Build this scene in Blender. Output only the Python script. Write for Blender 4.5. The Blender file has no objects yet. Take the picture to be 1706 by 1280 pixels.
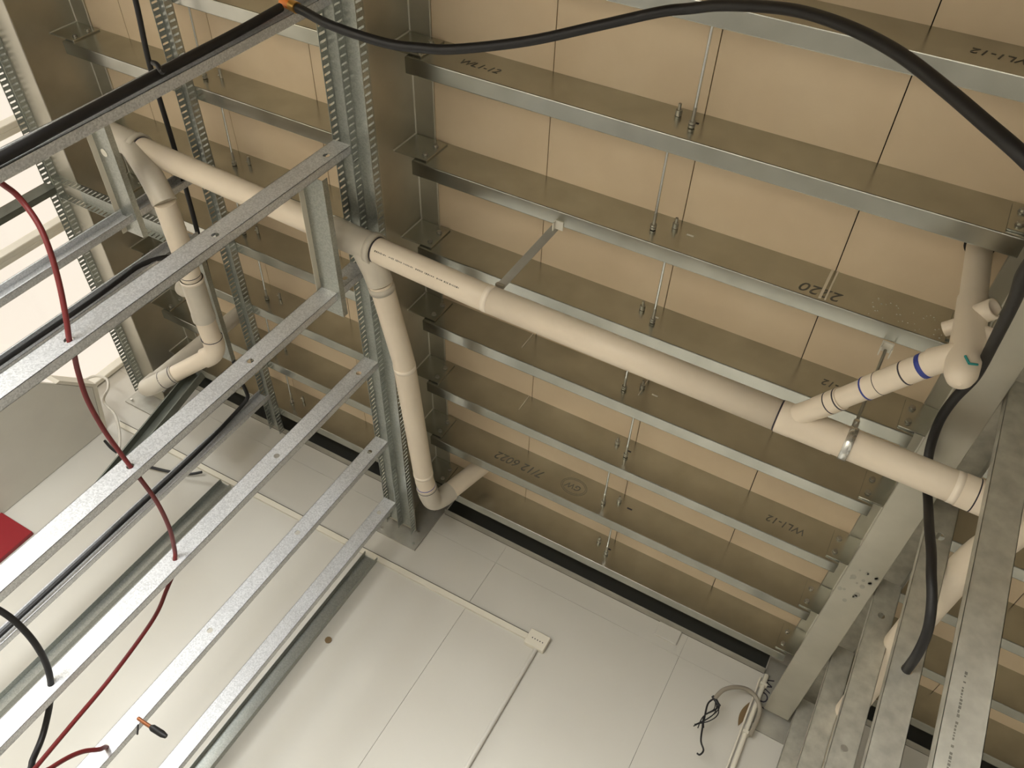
import bpy, math, random
from mathutils import Vector, Matrix
random.seed(7)
S = bpy.context.scene
COL = S.collection
ZC = 1.5            # eye height above the floor; all z below are given relative to the eye

# ------------------------------------------------------------------ camera
cam_d = bpy.data.cameras.new('camera'); cam = bpy.data.objects.new('camera', cam_d); COL.objects.link(cam)
R = ((0.86981608, -0.02708967, 0.49263184), (0.37210299, 0.6916767, -0.61896907), (-0.3239743, 0.72169904, 0.61171166))
right = Vector(R[0]); down = Vector(R[1]); fwd = Vector(R[2])
cam.matrix_world = Matrix(((right.x, -down.x, -fwd.x, 0), (right.y, -down.y, -fwd.y, 0), (right.z, -down.z, -fwd.z, ZC), (0, 0, 0, 1)))
cam_d.sensor_width = 36.0; cam_d.lens = 36.0 * 1383.2 / 1706.0
cam_d.clip_start = 0.02
S.camera = cam

# ------------------------------------------------------------------ light
S.view_settings.view_transform = 'Standard'; S.view_settings.look = 'None'
S.view_settings.gamma = 1.0; S.view_settings.use_curve_mapping = False
S.view_settings.exposure = -0.26
W = bpy.data.worlds.new('sky'); S.world = W; W.use_nodes = True
W.node_tree.nodes['Background'].inputs[0].default_value = (1.0, 0.89, 0.75, 1)
W.node_tree.nodes['Background'].inputs[1].default_value = 1.3

def area(name, loc, target, sx, sy, power, col):
    l = bpy.data.lights.new(name, 'AREA'); l.shape = 'RECTANGLE'; l.size = sx; l.size_y = sy
    l.energy = power; l.color = col
    o = bpy.data.objects.new(name, l); COL.objects.link(o)
    o.location = (loc[0], loc[1], loc[2] + ZC)
    d = Vector(target) - Vector(loc); o.rotation_euler = d.to_track_quat('-Z', 'Y').to_euler()
    return o
# area lamp added in an unseen opening behind the camera, tilted down for floor bounce, and a low hazy sun through the left windows
area('added_front_light', (-2.6, -4.02, -0.48), (-2.2, -1.2, -1.5), 4.4, 2.0, 1300, (0.95, 0.98, 1.0))
sun = bpy.data.lights.new('sun', 'SUN'); sun.energy = 1.15; sun.angle = math.radians(7.0); sun.color = (0.92, 0.97, 1.0)
suno = bpy.data.objects.new('sun', sun); COL.objects.link(suno)
suno.rotation_euler = Vector((math.cos(math.radians(27)), math.sin(math.radians(27)), -0.150)).to_track_quat('-Z', 'Y').to_euler()

# ------------------------------------------------------------------ materials
def mat(name, col, rough=0.5, metal=0.0, var=None, scale=6.0, bump=0.0, bscale=60.0, spec=None, kind='noise'):
    m = bpy.data.materials.new(name); m.use_nodes = True
    nt = m.node_tree; b = nt.nodes['Principled BSDF']
    b.inputs['Roughness'].default_value = rough; b.inputs['Metallic'].default_value = metal
    b.inputs['Base Color'].default_value = (*col, 1)
    if spec is not None: b.inputs['Specular IOR Level'].default_value = spec
    if var or bump:
        tc = nt.nodes.new('ShaderNodeNewGeometry')
    if var:
        if kind == 'spangle':
            t = nt.nodes.new('ShaderNodeTexVoronoi'); t.inputs['Scale'].default_value = scale; out = t.outputs['Color']
            sep = nt.nodes.new('ShaderNodeSeparateColor'); nt.links.new(out, sep.inputs[0]); fac = sep.outputs[0]
            t2 = nt.nodes.new('ShaderNodeTexNoise'); t2.inputs['Scale'].default_value = 3.0; t2.inputs['Detail'].default_value = 4
            nt.links.new(tc.outputs['Position'], t2.inputs['Vector'])
            mx0 = nt.nodes.new('ShaderNodeMath'); mx0.operation = 'ADD'
            nt.links.new(fac, mx0.inputs[0]); nt.links.new(t2.outputs['Fac'], mx0.inputs[1])
            mx1 = nt.nodes.new('ShaderNodeMath'); mx1.operation = 'MULTIPLY'; mx1.inputs[1].default_value = 0.5
            nt.links.new(mx0.outputs[0], mx1.inputs[0]); fac = mx1.outputs[0]
        else:
            t = nt.nodes.new('ShaderNodeTexNoise'); t.inputs['Scale'].default_value = scale; t.inputs['Detail'].default_value = 5
            fac = t.outputs['Fac']
        nt.links.new(tc.outputs['Position'], t.inputs['Vector'])
        r = nt.nodes.new('ShaderNodeValToRGB')
        r.color_ramp.elements[0].position = 0.3; r.color_ramp.elements[1].position = 0.7
        r.color_ramp.elements[0].color = (*var, 1); r.color_ramp.elements[1].color = (*col, 1)
        nt.links.new(fac, r.inputs[0]); nt.links.new(r.outputs[0], b.inputs['Base Color'])
    if bump:
        t3 = nt.nodes.new('ShaderNodeTexNoise'); t3.inputs['Scale'].default_value = bscale; t3.inputs['Detail'].default_value = 3
        nt.links.new(tc.outputs['Position'], t3.inputs['Vector'])
        bp = nt.nodes.new('ShaderNodeBump'); bp.inputs['Strength'].default_value = bump; bp.inputs['Distance'].default_value = 0.003
        nt.links.new(t3.outputs['Fac'], bp.inputs['Height']); nt.links.new(bp.outputs[0], b.inputs['Normal'])
    return m
M = {}
M['stud'] = mat('galvanised_stud', (0.70, 0.705, 0.71), 0.40, 0.50, (0.52, 0.525, 0.53), 210, kind='spangle')
M['stud_dull'] = mat('dusty_stud', (0.58, 0.56, 0.48), 0.42, 0.55, (0.42, 0.40, 0.34), 22, bump=0.03)
M['joist'] = mat('galvanised_joist', (0.53, 0.53, 0.475), 0.24, 0.98, (0.44, 0.44, 0.39), 7, bump=0.02, bscale=9)
M['track'] = mat('galvanised_track', (0.47, 0.485, 0.45), 0.36, 0.88, (0.37, 0.385, 0.355), 190, kind='spangle')
M['beam'] = mat('galvanised_beam', (0.58, 0.55, 0.47), 0.42, 0.9, (0.47, 0.45, 0.38), 4)
M['plate'] = mat('steel_plate', (0.45, 0.43, 0.37), 0.5, 0.6, (0.36, 0.34, 0.29), 12)
M['weld'] = mat('weld_bead', (0.70, 0.68, 0.60), 0.45, 0.5)
M['bolt'] = mat('zinc_bolt', (0.42, 0.40, 0.34), 0.4, 0.8)
M['chrome'] = mat('bright_zinc', (0.75, 0.75, 0.72), 0.25, 0.95)
M['board'] = mat('floor_board', (0.70, 0.56, 0.385), 0.75, 0.0, (0.64, 0.50, 0.335), 3.5, bump=0.04)
M['dark'] = mat('dark_gap', (0.02, 0.016, 0.012), 0.9)
M['pvc'] = mat('cream_pvc', (0.76, 0.66, 0.525), 0.45, 0.0, (0.71, 0.61, 0.48), 4)
M['pvc_fit'] = mat('grey_pvc_fitting', (0.58, 0.53, 0.44), 0.4, 0.0, (0.50, 0.45, 0.37), 7)
M['pvc_ring'] = mat('pale_pvc_ring', (0.86, 0.76, 0.63), 0.35)
M['ink'] = mat('black_ink', (0.035, 0.03, 0.04), 0.6)
M['pencil_and_shadow'] = mat('faded_ink_and_shadow', (0.12, 0.11, 0.085), 0.7)
M['shadesteel'] = mat('shaded_stud_steel', (0.16, 0.17, 0.14), 0.5, 0.5, (0.12, 0.125, 0.10), 14)  # dark tone holds the shade of the backlit stud and the brace
M['recess_shade'] = mat('recess_shade_steel', (0.03, 0.03, 0.024), 0.6, 0.2)
M['blueink'] = mat('blue_ink', (0.03, 0.05, 0.28), 0.5)
M['teal'] = mat('teal_ink', (0.02, 0.26, 0.24), 0.5)
M['black'] = mat('black_conduit', (0.010, 0.009, 0.009), 0.5)
M['red'] = mat('red_cable', (0.15, 0.014, 0.014), 0.5)
M['redsign'] = mat('red_panel', (0.22, 0.010, 0.014), 0.4)
M['wall'] = mat('white_wall', (0.53, 0.50, 0.435), 0.45, 0.0, (0.505, 0.475, 0.41), 2.0)
M['upper'] = mat('cream_wall', (0.72, 0.66, 0.53), 0.65, 0.0, (0.68, 0.62, 0.49), 2.5)
M['trim'] = mat('cream_trim_and_lit_edge', (0.64, 0.59, 0.48), 0.5)
M['floor'] = mat('concrete_floor', (0.52, 0.50, 0.47), 0.8, 0.0, (0.45, 0.43, 0.40), 1.5)
M['greypanel'] = mat('grey_board', (0.60, 0.57, 0.49), 0.7, 0.0, (0.55, 0.52, 0.45), 3)
M['frame'] = mat('window_frame', (0.72, 0.68, 0.58), 0.5)
M['whitecable'] = mat('white_cable', (0.62, 0.58, 0.50), 0.5)
M['greycable'] = mat('grey_cable', (0.30, 0.26, 0.20), 0.55)
M['brass'] = mat('brass', (0.72, 0.42, 0.12), 0.3, 0.9)
M['orange'] = mat('orange_plastic', (0.75, 0.22, 0.03), 0.4)
M['copper'] = mat('dull_copper', (0.36, 0.13, 0.05), 0.4, 0.6)
M['brown'] = mat('brown_plug', (0.16, 0.10, 0.04), 0.7)
M['streak'] = mat('drip_streak', (0.72, 0.64, 0.50), 0.6)
M['glass'] = bpy.data.materials.new('window_glass'); M['glass'].use_nodes = True
nt = M['glass'].node_tree; nt.nodes.remove(nt.nodes['Principled BSDF'])
ga = nt.nodes.new('ShaderNodeBsdfTransparent'); gg = nt.nodes.new('ShaderNodeBsdfGlossy'); gm = nt.nodes.new('ShaderNodeMixShader')
gg.inputs['Roughness'].default_value = 0.02; gm.inputs[0].default_value = 0.05
nt.links.new(ga.outputs[0], gm.inputs[1]); nt.links.new(gg.outputs[0], gm.inputs[2]); nt.links.new(gm.outputs[0], nt.nodes['Material Output'].inputs[0])

# ------------------------------------------------------------------ mesh helpers
class MB:
    def __init__(s): s.v = []; s.f = []; s.sm = []
    def add(s, vs, fs, smooth=False):
        n = len(s.v); s.v += [tuple(v) for v in vs]
        s.f += [tuple(i + n for i in f) for f in fs]; s.sm += [smooth] * len(fs); return s
    def box(s, x0, x1, y0, y1, z0, z1):
        vs = [(x, y, z) for x in (x0, x1) for y in (y0, y1) for z in (z0, z1)]
        return s.add(vs, [(0, 1, 3, 2), (4, 6, 7, 5), (0, 4, 5, 1), (2, 3, 7, 6), (0, 2, 6, 4), (1, 5, 7, 3)])
    def bbox(s, x0, x1, y0, y1, z0, z1, b=0.004):
        # box with chamfered edges
        c = ((x0 + x1) / 2, (y0 + y1) / 2, (z0 + z1) / 2); h = ((x1 - x0) / 2, (y1 - y0) / 2, (z1 - z0) / 2)
        vs = []; idx = {}
        for ax in range(3):
            for sx in (-1, 1):
                for sy in (-1, 1):
                    for sz in (-1, 1):
                        sg = (sx, sy, sz)
                        p = [c[i] + sg[i] * (h[i] - (0 if i == ax else b)) for i in range(3)]
                        idx[(ax, sg)] = len(vs); vs.append(p)
        fs = []
        for ax in range(3):
            o = [i for i in range(3) if i != ax]
            for sg in (-1, 1):
                q = []
                for a, bb in ((-1, -1), (1, -1), (1, 1), (-1, 1)):
                    t = [0, 0, 0]; t[ax] = sg; t[o[0]] = a; t[o[1]] = bb; q.append(idx[(ax, tuple(t))])
                fs.append(q)
        for ax in range(3):
            o = [i for i in range(3) if i != ax]
            for a in (-1, 1):
                for bb in (-1, 1):
                    q = []
                    for sg in (-1, 1):
                        t = [0, 0, 0]; t[ax] = sg; t[o[0]] = a; t[o[1]] = bb; q.append(tuple(t))
                    fs.append([idx[(o[0], q[0])], idx[(o[0], q[1])], idx[(o[1], q[1])], idx[(o[1], q[0])]])
        for sx in (-1, 1):
            for sy in (-1, 1):
                for sz in (-1, 1): fs.append([idx[(a, (sx, sy, sz))] for a in range(3)])
        return s.add(vs, fs)
    def extrude(s, prof, axis, a0, a1):
        # prof: closed list of 2-d points in the two other axes (in x,y,z order)
        n = len(prof); vs = []
        for a in (a0, a1):
            for p in prof:
                q = list(p); q.insert(axis, a); vs.append(q)
        fs = [(i, (i + 1) % n, n + (i + 1) % n, n + i) for i in range(n)]
        fs += [tuple(range(n)), tuple(range(2 * n - 1, n - 1, -1))]
        return s.add(vs, fs)
    def tube(s, pts, r, n=12, caps=True, rads=None):
        P = [Vector(p) for p in pts]; rings = []
        t0 = (P[1] - P[0]).normalized(); up = Vector((0, 0, 1)) if abs(t0.z) < 0.9 else Vector((1, 0, 0))
        u = t0.cross(up).normalized()
        for i, p in enumerate(P):
            if i == 0: t = P[1] - P[0]
            elif i == len(P) - 1: t = P[-1] - P[-2]
            else: t = (P[i + 1] - P[i]).normalized() + (P[i] - P[i - 1]).normalized()
            t.normalize(); u = (u - t * u.dot(t)).normalized(); w = t.cross(u)
            rr = rads[i] if rads else r
            rings.append([p + (u * math.cos(2 * math.pi * k / n) + w * math.sin(2 * math.pi * k / n)) * rr for k in range(n)])
        vs = [v for g in rings for v in g]; fs = []
        for i in range(len(P) - 1):
            for k in range(n): fs.append((i * n + k, i * n + (k + 1) % n, (i + 1) * n + (k + 1) % n, (i + 1) * n + k))
        s.add(vs, fs, True)
        if caps:
            s.add(rings[0], [tuple(range(n - 1, -1, -1))]); s.add(rings[-1], [tuple(range(n))])
        return s
    def ring(s, a, b, r0, r1, n=24):
        # short open socket / band between points a and b: outer radius r1, inner r0
        A = Vector(a); B = Vector(b); t = (B - A).normalized()
        up = Vector((0, 0, 1)) if abs(t.z) < 0.9 else Vector((1, 0, 0)); u = t.cross(up).normalized(); w = t.cross(u)
        vs = []
        for p, r in ((A, r0), (A, r1), (B, r1), (B, r0)):
            vs += [p + (u * math.cos(2 * math.pi * k / n) + w * math.sin(2 * math.pi * k / n)) * r for k in range(n)]
        fs = []
        for j in range(4):
            for k in range(n): fs.append((j * n + k, j * n + (k + 1) % n, ((j + 1) % 4) * n + (k + 1) % n, ((j + 1) % 4) * n + k))
        return s.add(vs, fs, True)
    def plate_h(s, u0, u1, v0, v1, w0, w1, holes, fn):
        # plate of thickness w0..w1 with round holes [(u, v, r)] stacked along v ; fn(u, v, w) -> xyz
        holes = sorted(holes, key=lambda h: h[1]); cur = v0; n = 16; hw = 0.03
        def blk(a, b):
            if b - a < 1e-5: return
            vs = [fn(u, v, w) for u in (u0, u1) for v in (a, b) for w in (w0, w1)]
            s.add(vs, [(0, 1, 3, 2), (4, 6, 7, 5), (0, 4, 5, 1), (2, 3, 7, 6), (0, 2, 6, 4), (1, 5, 7, 3)])
        for (hu, hv, r) in holes:
            blk(cur, hv - hw); cur = hv + hw
            out = []; inn = []
            for k in range(n):
                a = 2 * math.pi * (k + 0.5) / n; c, d = math.cos(a), math.sin(a)
                tx = ((u1 - hu) / c if c > 0 else (u0 - hu) / c) if abs(c) > 1e-6 else 9
                ty = hw / abs(d) if abs(d) > 1e-6 else 9
                t = min(tx, ty); out.append((hu + c * t, hv + d * t)); inn.append((hu + c * r, hv + d * r))
            for w, flip in ((w0, 0), (w1, 1)):
                vs = [fn(*p, w) for p in out] + [fn(*p, w) for p in inn]
                # corners: outer polygon cuts corners, add corner points
                fs = [(k, (k + 1) % n, n + (k + 1) % n, n + k) for k in range(n)]
                base = len(vs)
                cs = [(u1, hv + hw), (u0, hv + hw), (u0, hv - hw), (u1, hv - hw)]
                vs += [fn(*p, w) for p in cs]
                for ci, (cu, cv) in enumerate(cs):
                    best = None
                    for k in range(n):
                        p, q = out[k], out[(k + 1) % n]
                        m = ((p[0] + q[0]) / 2 - cu) ** 2 + ((p[1] + q[1]) / 2 - cv) ** 2
                        pu = abs(abs(p[1] - hv) - hw) < 1e-6; qu = abs(abs(q[1] - hv) - hw) < 1e-6
                        if pu != qu and (best is None or m < best[0]): best = (m, k)
                    if best: fs.append((best[1], base + ci, (best[1] + 1) % n))
                s.add(vs, fs)
            vs = [fn(*p, w0) for p in inn] + [fn(*p, w1) for p in inn]
            s.add(vs, [(k, (k + 1) % n, n + (k + 1) % n, n + k) for k in range(n)])
        blk(cur, v1)
        return s
    def build(s, name, m, parent=None, origin=None, recalc=True):
        if not s.v: raise ValueError(name)
        if origin is None:
            xs = [v[0] for v in s.v]; ys = [v[1] for v in s.v]; zs = [v[2] for v in s.v]
            origin = ((min(xs) + max(xs)) / 2, (min(ys) + max(ys)) / 2, min(zs))
        me = bpy.data.meshes.new(name)
        me.from_pydata([(v[0] - origin[0], v[1] - origin[1], v[2] - origin[2]) for v in s.v], [], s.f)
        me.polygons.foreach_set('use_smooth', s.sm)
        me.materials.append(M[m] if isinstance(m, str) else m)
        if recalc:
            import bmesh
            bm = bmesh.new(); bm.from_mesh(me); bmesh.ops.recalc_face_normals(bm, faces=bm.faces); bm.to_mesh(me); bm.free()
        o = bpy.data.objects.new(name, me); COL.objects.link(o)
        place(o, (origin[0], origin[1], origin[2] + ZC), parent)
        return o

WORLD = {}
def place(o, loc, parent):
    WORLD[o.name] = Vector(loc)
    if parent is not None:
        o.parent = parent; o.location = Vector(loc) - WORLD[parent.name]
    else: o.location = loc
def empty(name, loc):
    o = bpy.data.objects.new(name, None); COL.objects.link(o); o.empty_display_size = 0.05
    place(o, (loc[0], loc[1], loc[2] + ZC), None); return o
def tag(o, label, cat, group=None, kind=None):
    o['label'] = label; o['category'] = cat
    if group: o['group'] = group
    if kind: o['kind'] = kind
    return o
def struct(o): o['kind'] = 'structure'; return o
def mesh_copy(o, parent, loc):
    # another object sharing the mesh of o, at world position loc (relative z)
    c = o.copy(); COL.objects.link(c)
    for k in list(c.keys()):
        if k in ('label', 'category', 'group', 'kind'): del c[k]
    place(c, (loc[0], loc[1], loc[2] + ZC), parent); return c
def smooth_path(pts, sub=8):
    P = [Vector(p) for p in pts]; out = []
    for i in range(len(P) - 1):
        p0 = P[max(i - 1, 0)]; p1 = P[i]; p2 = P[i + 1]; p3 = P[min(i + 2, len(P) - 1)]
        for k in range(sub):
            t = k / sub
            out.append(0.5 * ((2 * p1) + (p2 - p0) * t + (2 * p0 - 5 * p1 + 4 * p2 - p3) * t * t + (3 * p1 - p0 - 3 * p2 + p3) * t ** 3))
    out.append(P[-1]); return out
ORD = ['first', 'second', 'third', 'fourth', 'fifth', 'sixth', 'seventh', 'eighth', 'ninth', 'tenth']

# ------------------------------------------------------------------ geometry constants (metres, z relative to the eye)
H = 2.715            # underside of the floor boards above
JB = 2.515           # underside of the joists
JY = [0.986 + 0.45 * k for k in range(8)]     # joist webs
YW = 4.41            # far wall
FZ = -ZC

# ------------------------------------------------------------------ setting
struct(MB().box(-4.62, 3.6, -4.2, 4.6, FZ - 0.1, FZ).build('floor', 'floor'))
ceil = struct(MB().box(-4.62, 3.6, -4.2, YW, H + 0.024, H + 0.06).build('ceiling', 'dark'))
bx = [-4.62, -4.319, -3.717, -3.115, -2.515, -1.914, -1.314, -0.711, -0.109, 0.493, 1.095, 1.697, 2.299, 2.901, 3.503]
b0 = None
for i in range(len(bx) - 1):
    a, b = bx[i] + 0.002, bx[i + 1] - 0.002
    MB().box(a, b, -4.1, YW, H, H + 0.022).build('board', 'board', ceil)
# far wall: backing, sheets and the band above them
wb = struct(MB().box(-4.62, 3.6, YW + 0.012, YW + 0.15, FZ, H + 0.02).build('wall_back', 'dark'))
px = [-4.62, -3.72, -2.52, -1.32, -0.125, 1.075, 2.275, 3.475]
for i in range(len(px) - 1):
    MB().box(px[i] + 0.0009, px[i + 1] - 0.0009, YW, YW + 0.012, FZ, 2.372).build('panel', 'wall', wb)
    MB().box(px[i] + 0.0005, px[i + 1] - 0.0005, YW, YW + 0.012, 2.3732, H).build('panel', 'wall', wb)
# right end wall and the wall behind with an unseen opening shaped for the front lamp
struct(MB().box(3.5, 3.6, -4.2, YW, FZ, H).build('wall_right', 'wall'))
wf = struct(MB().box(-4.62, 3.6, -4.2, -4.1, 0.55, H).build('wall_front', 'upper'))
MB().box(-0.4, 3.6, -4.2, -4.1, FZ, 0.55).build('pier', 'upper', wf)
# unseen slab added behind the camera to keep front light off the upper zone
struct(MB().box(-4.62, 3.6, -4.1, -0.30, 0.55, 0.70).build('added_light_blocker', 'upper'))
# left window wall
XL = -4.50
wl = struct(MB().box(XL - 0.12, XL, -4.2, 1.2, FZ, H).build('wall_left', 'upper'))
MB().box(XL - 0.12, XL, 1.2, 4.41, FZ, 0.2).build('sill_wall', 'upper', wl)
for n_, (y0, y1) in enumerate(((1.2, 2.47), (2.47, 3.16), (3.16, 4.40))):
    w = empty('window_%d' % (n_ + 1), (XL - 0.06, (y0 + y1) / 2, 0.2)); struct(w)
    f = MB(); t = 0.035
    f.bbox(XL - 0.09, XL - 0.02, y0, y0 + t, 0.2, H); f.bbox(XL - 0.09, XL - 0.02, y1 - t, y1, 0.2, H)
    f.bbox(XL - 0.09, XL - 0.02, y0 + t, y1 - t, 0.2, 0.2 + t); f.bbox(XL - 0.09, XL - 0.02, y0 + t, y1 - t, H - 0.04, H)
    f.build('window_frame', 'frame', w)
    MB().box(XL - 0.06, XL - 0.054, y0 + t, y1 - t, 0.2 + t, H - 0.04).build('pane', 'glass', w)

# ------------------------------------------------------------------ steel beams
def beam(xc, hw, y1, label, cleats_l, cleats_r, plate):
    r = empty('steel_beam', (xc, 1.8, 2.3)); tag(r, label, 'beam', 'steel bearer beams')
    y0 = -4.0
    MB().box(xc - 0.005, xc + 0.005, y0, y1, 2.312, 2.703).build('web', 'beam', r)
    MB().bbox(xc - hw, xc + hw, y0, y1, 2.703, 2.715, 0.003).build('flange', 'beam', r)
    MB().bbox(xc - hw, xc + hw, y0, y1, 2.300, 2.312, 0.003).build('flange', 'beam', r)
    for s in (-1, 1):
        MB().tube([(xc + s * 0.0055, y0, 2.7035), (xc + s * 0.0055, y1, 2.7035)], 0.005, 6).build('weld_bead', 'weld', r)
    for side, on in ((-1, cleats_l), (1, cleats_r)):
        if not on: continue
        for j in JY:
            xa, xb = xc + side * 0.005, xc + side * (hw + 0.065)
            x0, x1 = min(xa, xb), max(xa, xb)
            c = MB().bbox(x0, x1, j - 0.008, j, 2.535, 2.702, 0.0015).build('cleat_plate', 'joist', r)
            MB().tube([(xc + side * 0.008, j - 0.009, 2.532), (xc + side * 0.008, j - 0.009, 2.700)], 0.004, 6).build('weld_bead', 'weld', c)
            for bz, bxo in ((2.572, 0.035), (2.652, 0.035)):
                q = xc + side * (hw + bxo)
                MB().tube([(q, j - 0.0085, bz), (q, j - 0.010, bz)], 0.013, 14).tube([(q, j - 0.010, bz), (q, j - 0.019, bz)], 0.0105, 6).build('bolt', 'bolt', c)
    if plate:
        p = MB().bbox(plate[0], plate[1], YW - 0.014, YW - 0.001, plate[2], 2.62, 0.001).build('end_plate', 'plate', r)
        for (u, v) in ((0.035, 0.03), (0.965 * (plate[1] - plate[0]), 0.03), (plate[1] - plate[0] - 0.03, 0.12), (plate[1] - plate[0] - 0.03, 0.30)):
            qx = plate[0] + u - (0.02 if u > 0.2 else 0)
            MB().tube([(qx, YW - 0.0145, plate[2] + v), (qx, YW - 0.026, plate[2] + v)], 0.009, 6).build('bolt', 'chrome', p)
        g = MB().box(xc - 0.005, xc + 0.005, y1, YW - 0.014, 2.4, 2.7).build('tongue', 'plate', r)
    return r
beam_mid = beam(-1.962, 0.106, 4.385, 'deep steel beam left of centre with double slotted tracks under it', True, True, (-2.09, -1.79, 2.19))
beam_left = beam(-4.090, 0.112, 4.385, 'deep steel beam at far left beside the bright windows', False, True, (-4.24, -3.95, 2.17))
beam_right = beam(0.4425, 0.068, 4.36, 'steel beam at right with stained pale underside above the studs', True, True, (0.325, 0.60, 2.19))

# ------------------------------------------------------------------ joists
def joist(x0, x1, y, label, group):
    r = empty('floor_joist', ((x0 + x1) / 2, y, JB)); tag(r, label, 'joist', group)
    t = 0.002
    MB().box(x0, x1, y, y + t, JB + 0.004, H - t).build('web', 'joist', r)
    fb = MB(); fb.extrude([(y, JB + 0.004), (y + 0.0012, JB + 0.0012), (y + 0.004, JB), (y + 0.064, JB), (y + 0.0668, JB + 0.0012), (y + 0.068, JB + 0.004), (y + 0.068, JB + 0.016), (y + 0.066, JB + 0.016), (y + 0.066, JB + 0.004), (y + 0.064, JB + t), (y + 0.004, JB + t), (y + t, JB + 0.004)], 0, x0, x1)
    fb.build('flange', 'joist', r)
    ft = MB(); ft.extrude([(y, H - 0.0005), (y + 0.068, H - 0.0005), (y + 0.068, H - 0.016), (y + 0.066, H - 0.016), (y + 0.066, H - t), (y, H - t)], 0, x0, x1)
    ft.build('flange', 'joist', r)
    return r
jm = []; jl = []; jr = []
for k, y in enumerate(JY):
    n = ORD[7 - k]
    jm.append(joist(-1.852, 0.372, y, 'galvanised C joist in the wide middle bay, %s from the far wall' % n, 'joists of the middle bay'))
    jl.append(joist(-3.974, -2.072, y, 'galvanised C joist in the left bay above the drain pipe, %s from the far wall' % n, 'joists of the left bay'))
    jr.append(joist(0.515, 3.45, y, 'galvanised C joist in the right bay seen past the studs, %s from the far wall' % n, 'joists of the right bay'))
# ledger channel against the far wall
for (x0, x1, w_) in ((-1.78, 0.32, 'middle'), (-3.96, -2.10, 'left'), (0.61, 3.4, 'right')):
    le = empty('ledger_channel', ((x0 + x1) / 2, YW - 0.03, JB)); tag(le, 'steel ledger angle with shade-black back fixed along the far wall, %s bay' % w_, 'ledger', 'ledgers on the far wall')
    MB().bbox(x0, x1, YW - 0.060, YW - 0.005, JB, JB + 0.004, 0.001).build('flange', 'plate', le)
    MB().box(x0, x1, YW - 0.005, YW - 0.001, JB, JB + 0.199).build('back_leg', 'recess_shade', le)  # black colour stands for the unlit recess behind the flange

# tie rods between joists with nuts
def rod(x, k, label, grp, hole=True):
    ya, yb = JY[k - 1], JY[k]; z = 2.600
    r = empty('tie_rod', (x, (ya + yb) / 2, z)); tag(r, label, 'tie rod', grp)
    MB().tube([(x, ya + 0.004, z + 0.012), (x, yb - 0.03, z)], 0.0055, 8).build('rod', 'chrome', r)
    MB().tube([(x, yb - 0.075, z + 0.002), (x, yb - 0.002, z)], 0.0065, 8).build('thread', 'bolt', r)
    for d in (0.012, 0.024):
        MB().tube([(x, yb - d, z), (x, yb - d + 0.009, z)], 0.0125, 6).build('nut', 'bolt', r)
    MB().tube([(x, ya + 0.004, z + 0.012), (x, ya + 0.016, z + 0.012)], 0.0115, 6).build('nut', 'bolt', r)
for k in range(1, 8):
    x = -0.718 if k % 2 == 1 else -0.788
    rod(x, k, 'thin tie rod, middle bay, between %s and %s joists from far wall' % (ORD[8 - k], ORD[7 - k]), 'tie rods of the middle bay')
    # stub of the neighbouring rod, punched slot and hole beside it
    xs = -0.788 if k % 2 == 1 else -0.718
    s_ = MB().tube([(xs, JY[k] - 0.022, 2.655), (xs, JY[k] - 0.001, 2.655)], 0.0125, 6).tube([(xs, JY[k] - 0.045, 2.655), (xs, JY[k] - 0.022, 2.655)], 0.006, 8)
    s_.build('nut', 'bolt', jm[k])
    MB().box(xs + 0.055, xs + 0.083, JY[k] - 0.0012, JY[k] + 0.001, 2.634, 2.642).build('slot', 'frame' if k in (2, 3, 4) else 'ink', jm[k])
for k in range(1, 8):
    x = -3.093 if k % 2 == 0 else -3.036
    rod(x, k, 'thin tie rod, left bay, between %s and %s joists from far wall' % (ORD[8 - k], ORD[7 - k]), 'tie rods of the left bay')
    xs = x + 0.06
    MB().tube([(xs, JY[k] - 0.045, 2.645), (xs, JY[k] - 0.001, 2.645)], 0.008, 6).build('nut', 'bolt', jl[k])
    MB().box(xs - 0.034, xs - 0.012, JY[k] - 0.0012, JY[k] + 0.001, 2.655, 2.664).build('slot', 'frame', jl[k])

# ------------------------------------------------------------------ slotted head tracks
def leg_slots(x, t, y0, y1, z0, z1, along='y', pitch=0.0305, sw=0.0095, m0=0.005, m1=0.007):
    mb = MB()
    def bxx(a, b, za, zb):
        if along == 'y': mb.box(x, x + t, a, b, za, zb)
        else: mb.box(a, b, x, x + t, za, zb)
    bxx(y0, y1, z0, z0 + m0); bxx(y0, y1, z1 - m1, z1)
    a = y0
    while a < y1:
        bxx(a, min(a + pitch - sw, y1), z0 + m0, z1 - m1); a += pitch
    return mb
def track(x0, x1, y0, y1, zt, label, slotted=True, leg=0.046, along='y', m='track'):
    r = empty('head_track', ((x0 + x1) / 2, (y0 + y1) / 2, zt - leg) if along == 'y' else ((y0 + y1) / 2, (x0 + x1) / 2, zt - leg))
    tag(r, label, 'track', 'galvanised head tracks')
    t = 0.0014
    if along == 'y': MB().box(x0, x1, y0, y1, zt - t, zt).build('track_web', m, r)
    else: MB().box(y0, y1, x0, x1, zt - t, zt).build('track_web', m, r)
    for x in (x0, x1 - t):
        if slotted: leg_slots(x, t, y0, y1, zt - leg, zt - t, along).build('slotted_leg', m, r)
        else:
            (MB().box(x, x + t, y0, y1, zt - leg, zt - t) if along == 'y' else MB().box(y0, y1, x, x + t, zt - leg, zt - t)).build('leg', m, r)
    return r
track(-2.037, -1.9505, 0.3, 4.36, 2.2995, 'slotted head track under the middle beam, holding the left row of studs')
track(-1.949, -1.853, 0.3, 4.36, 2.2995, 'slotted head track under the middle beam, empty one on the right side')
track(-4.212, -4.120, 0.9, 4.36, 2.2995, 'slotted head track under the far left beam against the bright windows')
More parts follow.
